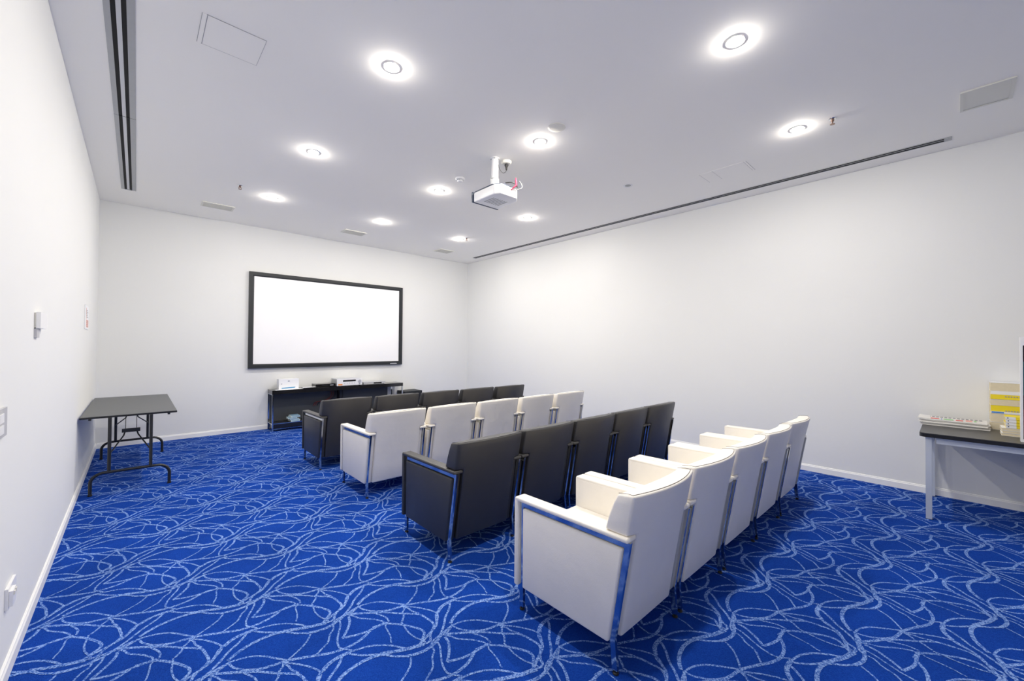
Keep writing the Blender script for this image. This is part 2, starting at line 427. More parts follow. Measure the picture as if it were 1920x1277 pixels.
def make_armchair(white):
    lea = M['white_leather'] if white else M['black_leather']
    seam = M['seam_dark'] if white else M['seam_black']
    root = thing('leather_armchair', 'x', 'armchair')
    # side frames: one polished flat bar bent over the arm and down the back leg
    for s in (-1, 1):
        a0, a1 = (0.274, 0.290)
        if s < 0: a0, a1 = -a1, -a0
        bm = NB()
        strip(bm, [(0.292, 0.018), (0.292, 0.577), (-0.364, 0.587), (-0.290, 0.150), (-0.302, 0.018)], 0.026, 'x', a0, a1)
        bevel_sharp(bm, bm.faces[:], 0.002, 1)
        fr = link('side_frame', bm, M['chrome'], root, 30)
        for y in (0.292, -0.303):
            f = NB(); lathe(f, [(0, 0.0008), (0.013, 0.0008), (0.0145, 0.003), (0.013, 0.008), (0.009, 0.010), (0.009, 0.018), (0, 0.018)], s*0.282, y, 20)
            link('foot', f, M['rubber'], fr, 40)
        # upholstered arm, with a roll that laps over the bar and down the front
        bm = NB()
        lo, hi = (0.232, 0.273); x0, x1 = (lo, hi) if s > 0 else (-hi, -lo)
        prism(bm, [(0.318, 0.130), (0.318, 0.600), (-0.352, 0.610), (-0.276, 0.130)], 'x', x0, x1, 0.008, 3)
        lo, hi = (0.232, 0.307); x0, x1 = (lo, hi) if s > 0 else (-hi, -lo)
        prism(bm, [(0.336, 0.590), (0.332, 0.612), (-0.372, 0.622), (-0.376, 0.6005)], 'x', x0, x1, 0.008, 3)
        prism(bm, [(0.306, 0.130), (0.336, 0.130), (0.336, 0.606), (0.306, 0.606)], 'x', x0, x1, 0.008, 3)
        link('arm', bm, lea, root, 40)
        # padded outer side panel inside the frame
        bm = NB()
        x0, x1 = (0.276, 0.303) if s > 0 else (-0.303, -0.276)
        prism(bm, [(0.276, 0.130), (0.276, 0.560), (-0.346, 0.569), (-0.274, 0.130)], 'x', x0, x1, 0.010, 3)
        link('side_panel', bm, lea, root, 40)
    # seat base and cushion
    bm = NB(); box(bm, -0.231, 0.231, -0.20, 0.300, 0.135, 0.285, 0.008, 2)
    link('seat_base', bm, lea, root, 40)
    bm = NB(); box(bm, -0.230, 0.230, -0.20, 0.325, 0.287, 0.425, 0.028, 4)
    link('seat_cushion', bm, lea, root, 40)
    # backrest: lower shell between the arms, wider padded head section above them
    bm = NB()
    back_shell(bm, [(0.130, -0.296, -0.205, 0.002, 0.0), (0.30, -0.318, -0.205, 0.012, 0.005), (0.48, -0.343, -0.215, 0.026, 0.012), (0.622, -0.362, -0.246, 0.040, 0.02)],
               [(0.70, -0.376, -0.27, 0.046, 0.03), (0.760, -0.388, -0.292, 0.050, 0.036), (0.806, -0.396, -0.312, 0.054, 0.04)], 0.230, 0.291, None)
    for v in bm.verts:                      # softly crowned top edge
        if v.co.z > 0.72: v.co.z += 0.006*(1-(v.co.x/0.291)**2) - 0.02*max(0, (v.co.z-0.72)/0.086)*max(0, (v.co.y+0.36)/0.1)
    back = link('backrest', bm, lea, root, 40)
    us = [-1 + 2*i/16 for i in range(17)]
    bm = NB(); tube(bm, [(u*0.281, -0.385 - 0.054*(1-u*u), 0.8075 + 0.006*(1-u*u)) for u in us], 0.0014, 5)
    for s in (-1, 1):
        tube(bm, [(s*0.2815, -0.385 + 0.07*k/5, 0.808 - 0.018*max(0, (0.07*k/5 - 0.025)/0.1)) for k in range(6)], 0.0012, 5)
    link('seam', bm, seam, back)
    return root

ARM_W, ARM_B = make_armchair(True), make_armchair(False)
ORD = ['leftmost', 'second from the left', 'middle one', 'second from the right', 'rightmost']
rows = [  # x of the left arm, y of the centre, white?, row words
    (1.553, 1.322, 0.628, 0.0, True, 'in the cream row nearest the camera', 'armchairs in the back cream row'),
    (1.530, 2.585, 0.620, 0.0, False, 'in the black row between cream rows', 'armchairs in the black row between the cream rows'),
    (1.588, 4.045, 0.637, -0.014, True, 'in the cream row between black rows', 'armchairs in the cream row between the black rows'),
    (1.548, 5.250, 0.638, -0.018, False, 'in the black row before the console', 'armchairs in the front black row'),
]
used = {True: False, False: False}
for x0, yc, pitch, slope, white, words, grp in rows:
    for i in range(5):
        proto = ARM_W if white else ARM_B
        if not used[white]: o = proto; used[white] = True
        else: o = copy_tree(proto)
        o.location = (x0 + 0.307 + i*pitch, yc + slope*i + random.uniform(-0.003, 0.003), 0)
        o.rotation_euler = (0, 0, random.uniform(-0.003, 0.003))
        o['label'] = ('cream' if white else 'black') + ' leather armchair, ' + ORD[i] + ' ' + words
        o['group'] = grp

# ---------------------------------------------------------------- recessed downlights
LX = {0.94: (1.30, 2.795, 4.33), 2.68: (1.297, 2.82, 4.376), 4.42: (1.30, 2.80, 4.384), 6.18: (1.308, 2.86, 4.37)}
rown = {0.94: 'row nearest the camera', 2.68: 'second row from the camera', 4.42: 'third row from the camera', 6.18: 'row nearest the screen'}
def make_downlight(lit):
    r = thing('downlight', 'x', 'ceiling light', group='recessed ceiling downlights' if lit else None)
    bm = NB(); lathe(bm, [(0.0365, -0.0005), (0.037, -0.0010), (0.052, -0.0042), (0.055, -0.0038), (0.0555, -0.0005)], 0, 0, 32)
    link('trim_ring', bm, M['white_plastic'], r, 40)
    if lit: prof = [(0.0352, -0.0008)] + [(0.035*math.cos(math.radians(a)), -0.002-0.012*math.sin(math.radians(a))) for a in (0, 18, 36, 54, 72)] + [(0, -0.014)]
    else: prof = [(0, -0.009), (0.012, -0.0085), (0.022, -0.006), (0.0352, -0.0025), (0.0352, -0.0008), (0, -0.0008)]
    bm = NB(); lathe(bm, prof, 0, 0, 24)
    link('lens', bm, M['lens' if lit else 'grey_plastic'], r, 60)
    return r
first = None
for y, xs in LX.items():
    for j, x in enumerate(xs):
        if y == 2.68 and j == 2:
            r = make_downlight(False)
            r['label'] = 'unlit grey downlight in the ceiling, right one of the second row from the camera'
        elif first is None: first = r = make_downlight(True)
        else: r = copy_tree(first)
        r.location = (x, y, ZC)
        if not (y == 2.68 and j == 2): r['label'] = 'round lit recessed ceiling downlight, ' + ('left', 'middle', 'right')[j] + ' one of the ' + rown[y]

# ---------------------------------------------------------------- slot diffusers
def slot_diffuser(x0, x1, y0, y1, label, joints=(), fr=(0.22, 0.39, 0.56, 0.73)):
    r = thing('slot_diffuser', label, 'air diffuser', ((x0+x1)/2, (y0+y1)/2, ZC), group='long slot diffusers in the ceiling')
    w = x1-x0; hy = (y1-y0)/2
    c = [-w/2] + [-w/2+w*q for q in fr] + [w/2]
    bm = NB(); box(bm, c[0]+0.002, c[5]-0.002, -hy+0.002, hy-0.002, -0.003, -0.0005)
    link('slot', bm, M['slot'], r)
    bm = NB()
    box(bm, c[0], c[1], -hy, hy, -0.006, -0.0005, 0.001, 1); box(bm, c[4], c[5], -hy, hy, -0.006, -0.0005, 0.001, 1)
    box(bm, c[1], c[4], -hy, -hy+0.05, -0.009, -0.0005); box(bm, c[1], c[4], hy-0.012, hy, -0.009, -0.0005)
    link('flange', bm, M['alu'], r)
    bm = NB(); box(bm, c[2], c[3], -hy+0.04, hy-0.012, -0.005, -0.0005, 0.001, 1)
    tag(link('blade', bm, M['silver'], r), 'pale centre blade')
    if joints:
        bm = NB()
        for y in joints: box(bm, c[0]-0.0005, c[5]+0.0005, y-(y0+y1)/2-0.0012, y-(y0+y1)/2+0.0012, -0.0066, -0.001)
        link('joint', bm, M['slot'], r)
slot_diffuser(-0.172, -0.034, -1.0, 7.14, 'long double-slot air diffuser in the ceiling beside the left wall', (4.85,))
slot_diffuser(5.498, 5.588, 0.0, 7.28, 'long double-slot air diffuser in the ceiling beside the right wall', fr=(0.07, 0.46, 0.54, 0.93))

# ---------------------------------------------------------------- ceiling fittings
def grille(name, x0, x1, y0, y1, label, cat, group=None, slats=True, m='beige_grille'):
    r = thing(name, label, cat, ((x0+x1)/2, (y0+y1)/2, ZC), group=group)
    hx, hy = (x1-x0)/2, (y1-y0)/2
    bm = NB()
    for a in ((-hx, hx, -hy, -hy+0.02), (-hx, hx, hy-0.02, hy), (-hx, -hx+0.02, -hy+0.02, hy-0.02), (hx-0.02, hx, -hy+0.02, hy-0.02)):
        box(bm, *a, -0.012, -0.0005, 0.002, 1)
    link('frame', bm, M[m], r)
    bm = NB(); box(bm, -hx+0.02, hx-0.02, -hy+0.02, hy-0.02, -0.006, -0.0005)
    if slats:
        n = 12
        for i in range(n):
            y = -hy+0.025 + (2*hy-0.05)*(i+0.5)/n
            box(bm, -hx+0.02, hx-0.02, y-0.004, y+0.004, -0.010, -0.006)
    link('grille', bm, M[m], r)
    return r
vg = 'ceiling vents before the screen wall'
grille('ceiling_vent', 0.635, 1.01, 6.98, 7.22, 'beige rectangular ceiling vent, leftmost of three before the screen wall', 'vent', vg)
grille('ceiling_vent', 2.58, 2.95, 6.98, 7.22, 'beige rectangular ceiling vent, middle of three before the screen wall', 'vent', vg)
grille('ceiling_vent', 4.51, 4.84, 7.05, 7.32, 'beige rectangular ceiling vent, rightmost of three near the far corner', 'vent', vg)
r = grille('ceiling_panel', 4.605, 4.975, -0.32, -0.045, 'beige rectangular panel in the ceiling at the upper right of the picture', 'ceiling panel', slats=False)

def hatch():
    r = thing('access_hatch', 'white rectangular access hatch flush in the ceiling at the upper left', 'access panel', (0.425, 3.16, ZC))
    hx, hy = 0.165, 0.155
    bm = NB()
    box(bm, -hx, hx, -hy, hy, -0.004, -0.0005, 0.001, 1)
    link('panel', bm, M['ceiling'], r)
    bm = NB()
    box(bm, -hx+0.022, -hx+0.026, -hy, hy, -0.0046, -0.0005)
    tag(link('gap', bm, M['grey_print'], r), 'dark gap')
    bm = NB()
    for a in ((-hx-0.003, -hx-0.0005, -hy, hy), (hx+0.0005, hx+0.002, -hy, hy), (-hx+0.02, hx, -hy-0.002, -hy-0.0005), (-hx+0.02, hx, hy+0.0005, hy+0.002)):
        box(bm, *a, -0.0045, -0.0005)
    link('gap', bm, M['hair_line'], r)
hatch()
r = thing('ceiling_hatch', 'faint white access panel with thin gaps in the ceiling near the right diffuser', 'access panel', (4.835, 1.715, ZC))
link('panel', box(NB(), -0.15, 0.15, -0.24, 0.24, -0.002, -0.0005), M['ceiling'], r)
bm = NB()
for y in (0.24, 0.10, -0.22, -0.243): box(bm, -0.15, 0.15, y, y+0.0022, -0.0026, -0.0005)
link('gap', bm, M['hair_line'], r)

def smoke_detector(x, y):
    r = thing('smoke_detector', 'round white smoke detector on the ceiling to the left of the projector', 'smoke detector', (x, y, ZC))
    bm = NB(); lathe(bm, [(0, -0.0005), (0.052, -0.0005), (0.052, -0.016), (0.046, -0.022), (0, -0.022)]); link('base', bm, M['white_plastic'], r, 40)
    bm = NB(); lathe(bm, [(0.030, -0.022), (0.034, -0.034), (0.026, -0.044), (0, -0.047)]); link('chamber', bm, M['white_plastic'], r, 40)
    bm = NB()
    for k in range(10):
        a = 2*math.pi*k/10; tube(bm, [(0.0335*math.cos(a), 0.0335*math.sin(a), -0.024), (0.0355*math.cos(a), 0.0355*math.sin(a), -0.034)], 0.0028, 5)
    link('slots', bm, M['grey_plastic'], r)
smoke_detector(2.765, 3.915)
bm = NB(); lathe(bm, [(0, -0.0075), (0.062, -0.0070), (0.070, -0.005), (0.074, -0.0035), (0.080, -0.0035), (0.080, -0.0005), (0, -0.0005)], 0, 0, 40)
o = link('ceiling_speaker', bm, M['cream_plastic'], None, 30); o.location = (2.742, 2.405, ZC)
tag(o, 'round cream flush speaker cover on the ceiling behind the projector', 'ceiling speaker')

def sprinkler(x, y, label, s=1.0):
    r = thing('fire_sprinkler', label, 'sprinkler', (x, y, ZC), group='fire sprinklers in the ceiling')
    bm = NB(); lathe(bm, [(0, -0.0005), (0.030*s, -0.0005), (0.026*s, -0.005), (0.012*s, -0.006), (0, -0.006)]); link('escutcheon', bm, M['chrome'], r, 40)
    bm = NB(); lathe(bm, [(0, -0.006), (0.012*s, -0.006), (0.012*s, -0.022), (0.006*s, -0.024), (0.006*s, -0.03), (0, -0.03)], n=12)
    for k in (-1, 1): tube(bm, [(k*0.010*s, 0, -0.020), (k*0.016*s, 0, -0.032), (k*0.006*s, 0, -0.044)], 0.003*s, 6)
    link('frame', bm, M['copper'], r, 40)
    bm = NB(); lathe(bm, [(0, -0.044), (0.018*s, -0.044), (0.019*s, -0.047), (0, -0.048)], n=16); link('deflector', bm, M['copper'], r, 40)
sprinkler(0.914, 5.992, 'small brass fire sprinkler in the ceiling at the left, before the screen wall')
sprinkler(4.354, 0.693, 'small brass fire sprinkler in the ceiling, beside the rightmost downlight')
sprinkler(4.418, 6.04, 'small brass fire sprinkler in the ceiling near the far corner of the room')

# ---------------------------------------------------------------- projector
def projector():
    r = thing('ceiling_projector', 'white projector hanging from the ceiling on a short white pole', 'projector', (2.795, 3.28, 2.98))
    bm = NB()
    prism(bm, [(-0.165, -0.14), (-0.12, -0.20), (0.10, -0.20), (0.16, -0.14), (0.175, 0.195), (-0.165, 0.195)], 'z', 0.0, 0.102, 0.012, 3)
    link('body', bm, M['white_plastic'], r, 40)
    bm = NB(); prism(bm, [(-0.176, 0.0), (-0.182, 0.055), (-0.176, 0.112), (0.186, 0.112), (0.192, 0.055), (0.186, 0.0)], 'y', 0.197, 0.216, 0.004, 2)
    tag(link('front_panel', bm, M['slate'], r, 40), 'dark slate front panel')
    bm = NB(); prism(bm, [(-0.155, -0.09), (-0.11, -0.18), (0.06, -0.18), (0.12, -0.10), (0.15, 0.19), (-0.155, 0.19)], 'z', 0.103, 0.118, 0.003, 1)
    tag(link('top_cover', bm, M['slate'], r, 40), 'dark slate top cover')
    bm = NB()
    for k in range(7): box(bm, -0.10+0.03*k, -0.085+0.03*k, -0.06, 0.10, -0.0012, 0.0005)
    link('vent', bm, M['grey_plastic'], r)
    bm = NB(); tube(bm, [(0.0, 0.214, 0.055), (0.0, 0.232, 0.055)], 0.036, 20); link('lens', bm, M['gloss_black'], r, 40)
    bm = NB(); lathe(bm, [(0, 0.119), (0.042, 0.119), (0.044, 0.20), (0.040, 0.212), (0.036, 0.214), (0.036, 0.42), (0.047, 0.4225), (0.047, 0.4292), (0, 0.4292)], -0.06, -0.03, 24)
    pole = link('pole', bm, M['white_plastic'], r, 40)
    bm = NB(); lathe(bm, [(0.0365, 0.213), (0.0455, 0.211), (0.0455, 0.206), (0.0445, 0.204)], -0.06, -0.03, 24)
    for k in range(4):
        a = math.pi/4+math.pi/2*k
        lathe(bm, [(0, 0.414), (0.006, 0.415), (0.006, 0.4225), (0, 0.4225)], -0.06+0.040*math.cos(a), -0.03+0.040*math.sin(a), 8)
    link('collar', bm, M['grey_plastic'], pole, 40)
    return r
projector()
r = thing('ceiling_socket', 'cream ceiling power socket with a black plug beside the projector pole', 'power socket', (2.87, 3.22, ZC))
bm = NB(); lathe(bm, [(0, -0.0005), (0.055, -0.0005), (0.055, -0.012), (0.045, -0.026), (0.025, -0.030), (0, -0.030)], 0, 0, 28); link('socket_body', bm, M['cream_plastic'], r, 40)
bm = NB(); lathe(bm, [(0, -0.030), (0.020, -0.031), (0.021, -0.045), (0.012, -0.062), (0.008, -0.092), (0, -0.094)], 0, 0, 16); link('plug', bm, M['black_cable'], r, 40)
o = link('electric_cord', tube(NB(), smooth_path([(2.869, 3.22, 3.314), (2.860, 3.225, 3.295), (2.83, 3.235, 3.283), (2.795, 3.246, 3.32), (2.779, 3.25, 3.37), (2.777, 3.25, 3.36), (2.7755, 3.25, 3.28), (2.7765, 3.25, 3.20), (2.790, 3.245, 3.14), (2.80, 3.24, 3.105)], 6), 0.003, 6), M['black_cable'], None, 60)
tag(o, 'thin black power cord looping from the ceiling socket to the projector', 'cord')
r = thing('video_cables', 'red and grey plug leads curling up behind the projector', 'cable', (2.86, 3.08, 3.08))
tube_pts = smooth_path([(-0.05, 0.005, -0.03), (-0.03, -0.03, 0.00), (-0.005, -0.03, 0.03), (0.0, -0.02, 0.075), (0.003, -0.015, 0.105)], 6)
link('red_lead', tube(NB(), tube_pts, [0.006]*8 + [0.010]*12 + [0.005]*(len(tube_pts)-20), 8), M['red_cable'], r, 60)
link('black_lead', tube(NB(), smooth_path([(-0.10, 0.03, 0.040), (-0.05, -0.01, 0.045), (-0.01, -0.03, 0.030), (0.01, -0.035, 0.0)], 6), 0.006, 8), M['black_cable'], r, 60)
link('grey_lead', tube(NB(), smooth_path([(0.0, 0.0, -0.02), (0.05, -0.05, 0.0), (0.075, -0.03, 0.05), (0.05, -0.02, 0.085)], 6), 0.0035, 6), M['grey_plastic'], r, 60)

# ---------------------------------------------------------------- projection screen
def screen():
    x0, x1, z0, z1 = 1.352, 4.112, 1.035, 2.648
    r = thing('projection_screen', 'large blank white projection screen in a black frame on the far wall', 'projection screen', (0, 0, 0))
    yf, yb = 7.872, 7.9245; w = 0.072
    bm = NB()
    for pts in ([(x0, z0), (x1, z0), (x1-w, z0+w), (x0+w, z0+w)], [(x1, z0), (x1, z1), (x1-w, z1-w), (x1-w, z0+w)],
                [(x1, z1), (x0, z1), (x0+w, z1-w), (x1-w, z1-w)], [(x0, z1), (x0, z0), (x0+w, z0+w), (x0+w, z1-w)]):
        t = NB()
        outer = pts[:2]; inner = pts[2:]
        # bevelled profile: the inner edge slopes back towards the fabric
        mid = [tuple(Vector(outer[k])*0.25 + Vector(inner[1-k])*0.75) for k in (0, 1)]
        V = lambda p, y: bm.verts.new((p[0], y, p[1]))
        a, b = V(outer[0], yb), V(outer[1], yb); c_, d_ = V(outer[1], yf), V(outer[0], yf)
        m0, m1 = V(mid[0], yf), V(mid[1], yf); i0, i1 = V(inner[1], yf+0.022), V(inner[0], yf+0.022)
        j0, j1 = V(inner[1], yb), V(inner[0], yb)
        bm.faces.new((a, b, c_, d_)); bm.faces.new((d_, c_, m1, m0)); bm.faces.new((m0, m1, i1, i0)); bm.faces.new((i0, i1, j1, j0))
        t.free()
    bmesh.ops.remove_doubles(bm, verts=bm.verts, dist=1e-5)
    link('frame', bm, M['velvet'], r)
    link('fabric', box(NB(), x0+w-0.01, x1-w+0.01, yf+0.024, yf+0.028, z0+w-0.01, z1-w+0.01), M['screen'], r)
    link('badge', prism(NB(), [(3.845, 1.052), (3.99, 1.052), (3.995, 1.06), (3.97, 1.068), (3.85, 1.066), (3.84, 1.06)], 'y', yf-0.002, yf), M['silver'], r)
screen()

# ---------------------------------------------------------------- console under the screen
def console():
    r = thing('media_console', 'long black gloss console with chrome edging under the screen', 'console', (2.81, 7.74, 0))
    x0, x1, y0, y1 = -1.165, 1.180, -0.150, 0.165
    link('top', box(NB(), x0, x1, y0, y1, 0.612, 0.676, 0.002, 1), M['gloss_black'], r)
    for k, (x, y) in enumerate(((x0+0.012, y0+0.010), (x0+0.012, y1-0.012), (x1-0.012, y0+0.010), (x1-0.10, y1-0.012))):
        link('leg', box(NB(), x-0.010, x+0.010, y-0.010, y+0.010, 0.001, 0.611, 0.002, 1), M['chrome'], r)
    link('shelf', box(NB(), x0+0.024, x1-0.024, y0+0.004, y1-0.003, 0.045, 0.118, 0.002, 1), M['gloss_black'], r)
    bm = NB()
    for z in (0.030, 0.119): box(bm, x0+0.023, x1-0.023, y0+0.001, y0+0.009, z, z+0.011, 0.001, 1)
    box(bm, x0+0.004, x0+0.016, y0+0.021, y1-0.023, 0.115, 0.128, 0.001, 1); box(bm, x0+0.004, x0+0.016, y0+0.021, y1-0.023, 0.600, 0.611, 0.001, 1)
    link('chrome_trim', bm, M['chrome'], r)
    link('back_panel', box(NB(), x0+0.03, x0+2.155, y1-0.018, y1-0.006, 0.13, 0.611), M['back_grey'], r)
    link('divider', box(NB(), x0+1.14, x0+1.16, y0+0.20, y1-0.02, 0.119, 0.611, 0.002, 1), M['gloss_black'], r)
console()
ZT = 0.6765
# white carton with a blue stripe
r = thing('white_carton', 'white box with a blue stripe at the left end of the black console', 'box', (1.925, 7.755, ZT))
link('box', box(NB(), -0.155, 0.155, -0.04, 0.10, 0, 0.172, 0.004, 2), M['white_card'], r, 40)
link('stripe', prism(NB(), [(-0.115, 0.010), (0.095, 0.018), (0.10, 0.034), (-0.11, 0.026)], 'y', -0.0415, -0.0405), M['cyan_print'], r)
bm = NB()
box(bm, -0.018, -0.006, -0.0412, -0.0405, 0.128, 0.142); box(bm, -0.002, 0.010, -0.0412, -0.0405, 0.128, 0.142)
box(bm, -0.120, -0.105, -0.0412, -0.0405, 0.088, 0.096)
link('logo', bm, M['navy_print'], r)
o = link('glare_sheet', box(NB(), -0.26, 0.20, -0.06, 0.06, 0, 0.002), M['white_card']); o.location = (1.96, 7.655, ZT); o.rotation_euler = (0, 0, 0.02)  # thin white sheet painted in as the wall's glare on the gloss top
tag(o, 'white sheet imitating glare on the console top before the white box', 'paper')
r = thing('tablet_box', 'thin black box with a white top on the console, before the flat black player', 'box', (2.225, 7.645, ZT))
link('box', box(NB(), -0.105, 0.105, -0.05, 0.06, 0, 0.016, 0.002, 1), M['gloss_black'], r)
link('top_sheet', box(NB(), -0.103, 0.103, -0.048, 0.058, 0.0162, 0.0185), M['white_card'], r)
# flat black player
r = thing('disc_player', 'flat black disc player on the console left of the silver receiver', 'disc player', (2.50, 7.75, ZT))
link('body', box(NB(), -0.165, 0.175, -0.10, 0.12, 0.004, 0.058, 0.003, 2), M['gloss_black'], r)
link('tray', box(NB(), -0.06, 0.06, -0.103, -0.1005, 0.030, 0.042), M['velvet'], r)
link('display', box(NB(), 0.08, 0.14, -0.103, -0.1005, 0.026, 0.040), M['silver'], r)
for px in (-0.14, 0.15):
    for py in (-0.08, 0.10): link('foot', box(NB(), px-0.012, px+0.012, py-0.012, py+0.012, 0, 0.0035), M['rubber'], r)
# receiver
r = thing('silver_receiver', 'silver AV receiver with a black display window on the console', 'receiver', (2.925, 7.74, ZT))
link('body', box(NB(), -0.235, 0.225, -0.120, 0.17, 0.012, 0.136, 0.004, 2), M['silver'], r)
link('front_panel', box(NB(), -0.237, 0.227, -0.132, -0.1205, 0.010, 0.138, 0.004, 2), M['white_plastic'], r)
link('display', box(NB(), -0.13, 0.105, -0.1345, -0.1325, 0.082, 0.112), M['gloss_black'], r)
bm = NB(); tube(bm, [(0.178, -0.133, 0.085), (0.178, -0.15, 0.085)], 0.026, 20); link('volume_knob', bm, M['silver'], r, 40)
bm = NB()
for k in range(5): tube(bm, [(-0.10+0.045*k, -0.1325, 0.050), (-0.10+0.045*k, -0.137, 0.050)], 0.006, 10)
tube(bm, [(0.178, -0.1325, 0.035), (0.178, -0.139, 0.035)], 0.010, 12)
link('button', bm, M['grey_plastic'], r, 40)
link('sticker', box(NB(), -0.215, -0.14, -0.134, -0.1325, 0.018, 0.046), M['orange'], r)
bm = NB()
for k in range(8): box(bm, -0.2365, -0.2352, -0.09+0.03*k, -0.075+0.03*k, 0.03, 0.12)
link('side_vent', bm, M['grey_plastic'], r)
for px in (-0.20, 0.19):
    for py in (-0.10, 0.14): link('foot', lathe(NB(), [(0, 0), (0.016, 0), (0.018, 0.011), (0, 0.011)], px, py, 16), M['rubber'], r, 40)
# flat silver player
r = thing('flat_player', 'flat silver player with a black strip at the right of the receiver', 'disc player', (3.40, 7.76, ZT))
link('body', box(NB(), -0.20, 0.24, -0.11, 0.13, 0.004, 0.046, 0.003, 2), M['silver'], r)
link('display', box(NB(), 0.0, 0.16, -0.1125, -0.1105, 0.012, 0.036), M['gloss_black'], r)
for px in (-0.17, 0.21):
    for py in (-0.08, 0.10): link('foot', box(NB(), px-0.012, px+0.012, py-0.012, py+0.012, 0, 0.0035), M['rubber'], r)
# cases on the lower shelf
for k, (dx, rz) in enumerate(((0.0, 0.05), (0.01, -0.04), (-0.02, 0.10), (-0.035, -0.08), (0.005, 0.06), (0.01, -0.03))):
    r = thing('disc_case', 'pale blue disc case, ' + ('lowest', 'second lowest', 'third lowest', 'fourth lowest', 'second highest', 'topmost')[k] + ' in the pile on the console shelf', 'disc case', (2.00+dx, 7.69, 0.1312+0.0162*k), rz, 'disc cases on the console shelf')
    link('case', box(NB(), -0.068, 0.068, -0.090, 0.090, 0, 0.0148, 0.002, 1), M['case_rim'], r)
    link('sleeve', box(NB(), -0.060, 0.060, -0.0912, -0.0904, 0.003, 0.012), M['case_blue'], r)
    link('cover', box(NB(), -0.062, 0.062, -0.084, 0.084, 0.0149, 0.0156), M['case_blue'], r)
# cables hanging below the console top
r = thing('cable_bundle', 'dark red and black cables hanging behind the console under the receiver', 'cable', (2.66, 7.86, 0.55))
for (n, dx, m, rr) in (('red_cable', 0.0, 'maroon_cable', 0.012), ('red_cable', 0.035, 'maroon_cable', 0.009), ('black_cable', 0.07, 'black_cable', 0.010), ('black_cable', 0.21, 'black_cable', 0.012)):
    pts = [(dx, 0.0, 0.055), (dx+0.01, -0.02, -0.02), (dx-0.03, -0.03, -0.09), (dx-0.14, -0.03, -0.14), (dx-0.26, -0.02, -0.15), (dx-0.30, 0.0, -0.22)] if dx < 0.2 else [(dx, 0.0, 0.055), (dx+0.01, -0.02, -0.05), (dx-0.005, -0.02, -0.15), (dx+0.02, 0.0, -0.30)]
    link(n, tube(NB(), smooth_path(pts, 6), rr*0.6, 7), M[m], r, 60)
# black subwoofer beside the console
r = thing('subwoofer', 'black box subwoofer on the floor at the right end of the console', 'speaker', (4.22, 7.70, 0))
link('cabinet', box(NB(), -0.20, 0.20, -0.13, 0.20, 0.02, 0.495, 0.006, 2), M['velvet'], r)
link('grille', box(NB(), -0.18, 0.18, -0.139, -0.1305, 0.04, 0.47, 0.003, 1), M['black_metal'], r)
for px in (-0.17, 0.17):
    for py in (-0.10, 0.17): link('foot', lathe(NB(), [(0, 0.001), (0.018, 0.001), (0.018, 0.019), (0, 0.019)], px, py, 16), M['rubber'], r, 40)
# orange magazine lying on the first black chair's seat
o = link('magazine', box(NB(), -0.10, 0.10, -0.13, 0.13, 0, 0.006, 0.001, 1), M['orange_red'])
o.location = (1.80, 5.50, 0.4255); o.rotation_euler = (0, 0, 0.15)
tag(o, 'orange red magazine on the seat of the leftmost front-row black armchair', 'magazine')

# ---------------------------------------------------------------- folding table by the left wall
def folding_table():
    r = thing('folding_table', 'black folding table with tubular legs against the left wall', 'table', (-0.032, 6.475, 0))
    link('tabletop', box(NB(), -0.352, 0.350, -0.935, 0.935, 0.722, 0.742, 0.004, 2), M['table_top'], r, 40)
    link('edge_band', box(NB(), -0.355, 0.353, -0.938, 0.938, 0.724, 0.738, 0.003, 2), M['edge_black'], r, 40)
    link('rail', box(box(NB(), -0.30, -0.28, -0.88, 0.88, 0.700, 0.7215), 0.28, 0.30, -0.88, 0.88, 0.700, 0.7215), M['black_metal'], r)
    for s, yy in ((-1, -0.965), (1, 0.685)):
        y = yy
        path = [(-0.275, y, 0.012), (-0.275, y, 0.12)]
        for k in range(1, 8):
            a = math.pi - k*math.pi/2/8; path.append((-0.175+0.10*math.cos(a), y, 0.12+0.085*math.sin(a)))
        path.append((-0.155, y, 0.205)); path.append((0.175, y, 0.205))
        for k in range(1, 8):
            a = math.pi/2 - k*math.pi/2/8; path.append((0.195+0.10*math.cos(a), y, 0.12+0.085*math.sin(a)))
        path += [(0.297, y, 0.12), (0.297, y, 0.012)]
        bm = NB(); tube(bm, path, 0.0135, 12)
        for x in (-0.150, 0.150): tube(bm, [(x, y, 0.205), (x, y + (0.03 if s < 0 else 0.0), 0.7215)], 0.0135, 12)
        lg = link('leg', bm, M['black_metal'], r, 60)
        bm = NB()
        for x in (-0.275, 0.297): lathe(bm, [(0, 0.001), (0.016, 0.001), (0.016, 0.016), (0.014, 0.018), (0, 0.018)], x, y, 14)
        link('foot_cap', bm, M['rubber'], lg, 40)
        d = 1 if s < 0 else -1
        br, zb = (0.27, 0.535) if s < 0 else (0.38, 0.575)
        bm = NB()
        for x in (-1, 1):
            tube(bm, [(x*0.150, y+d*0.01, zb-0.165), (x*0.055, y+d*(br-0.02), zb-0.035), (x*0.045, y+d*br, zb)], 0.0065, 7)
            tube(bm, [(x*0.042, y+d*br, zb), (x*0.042, y+d*(br+0.02), 0.715)], 0.003, 6)
        box(bm, -0.070, 0.070, y+d*br-0.020, y+d*br+0.020, zb-0.006, zb+0.028, 0.008, 2)
        link('brace', bm, M['black_metal'], r, 40)
folding_table()

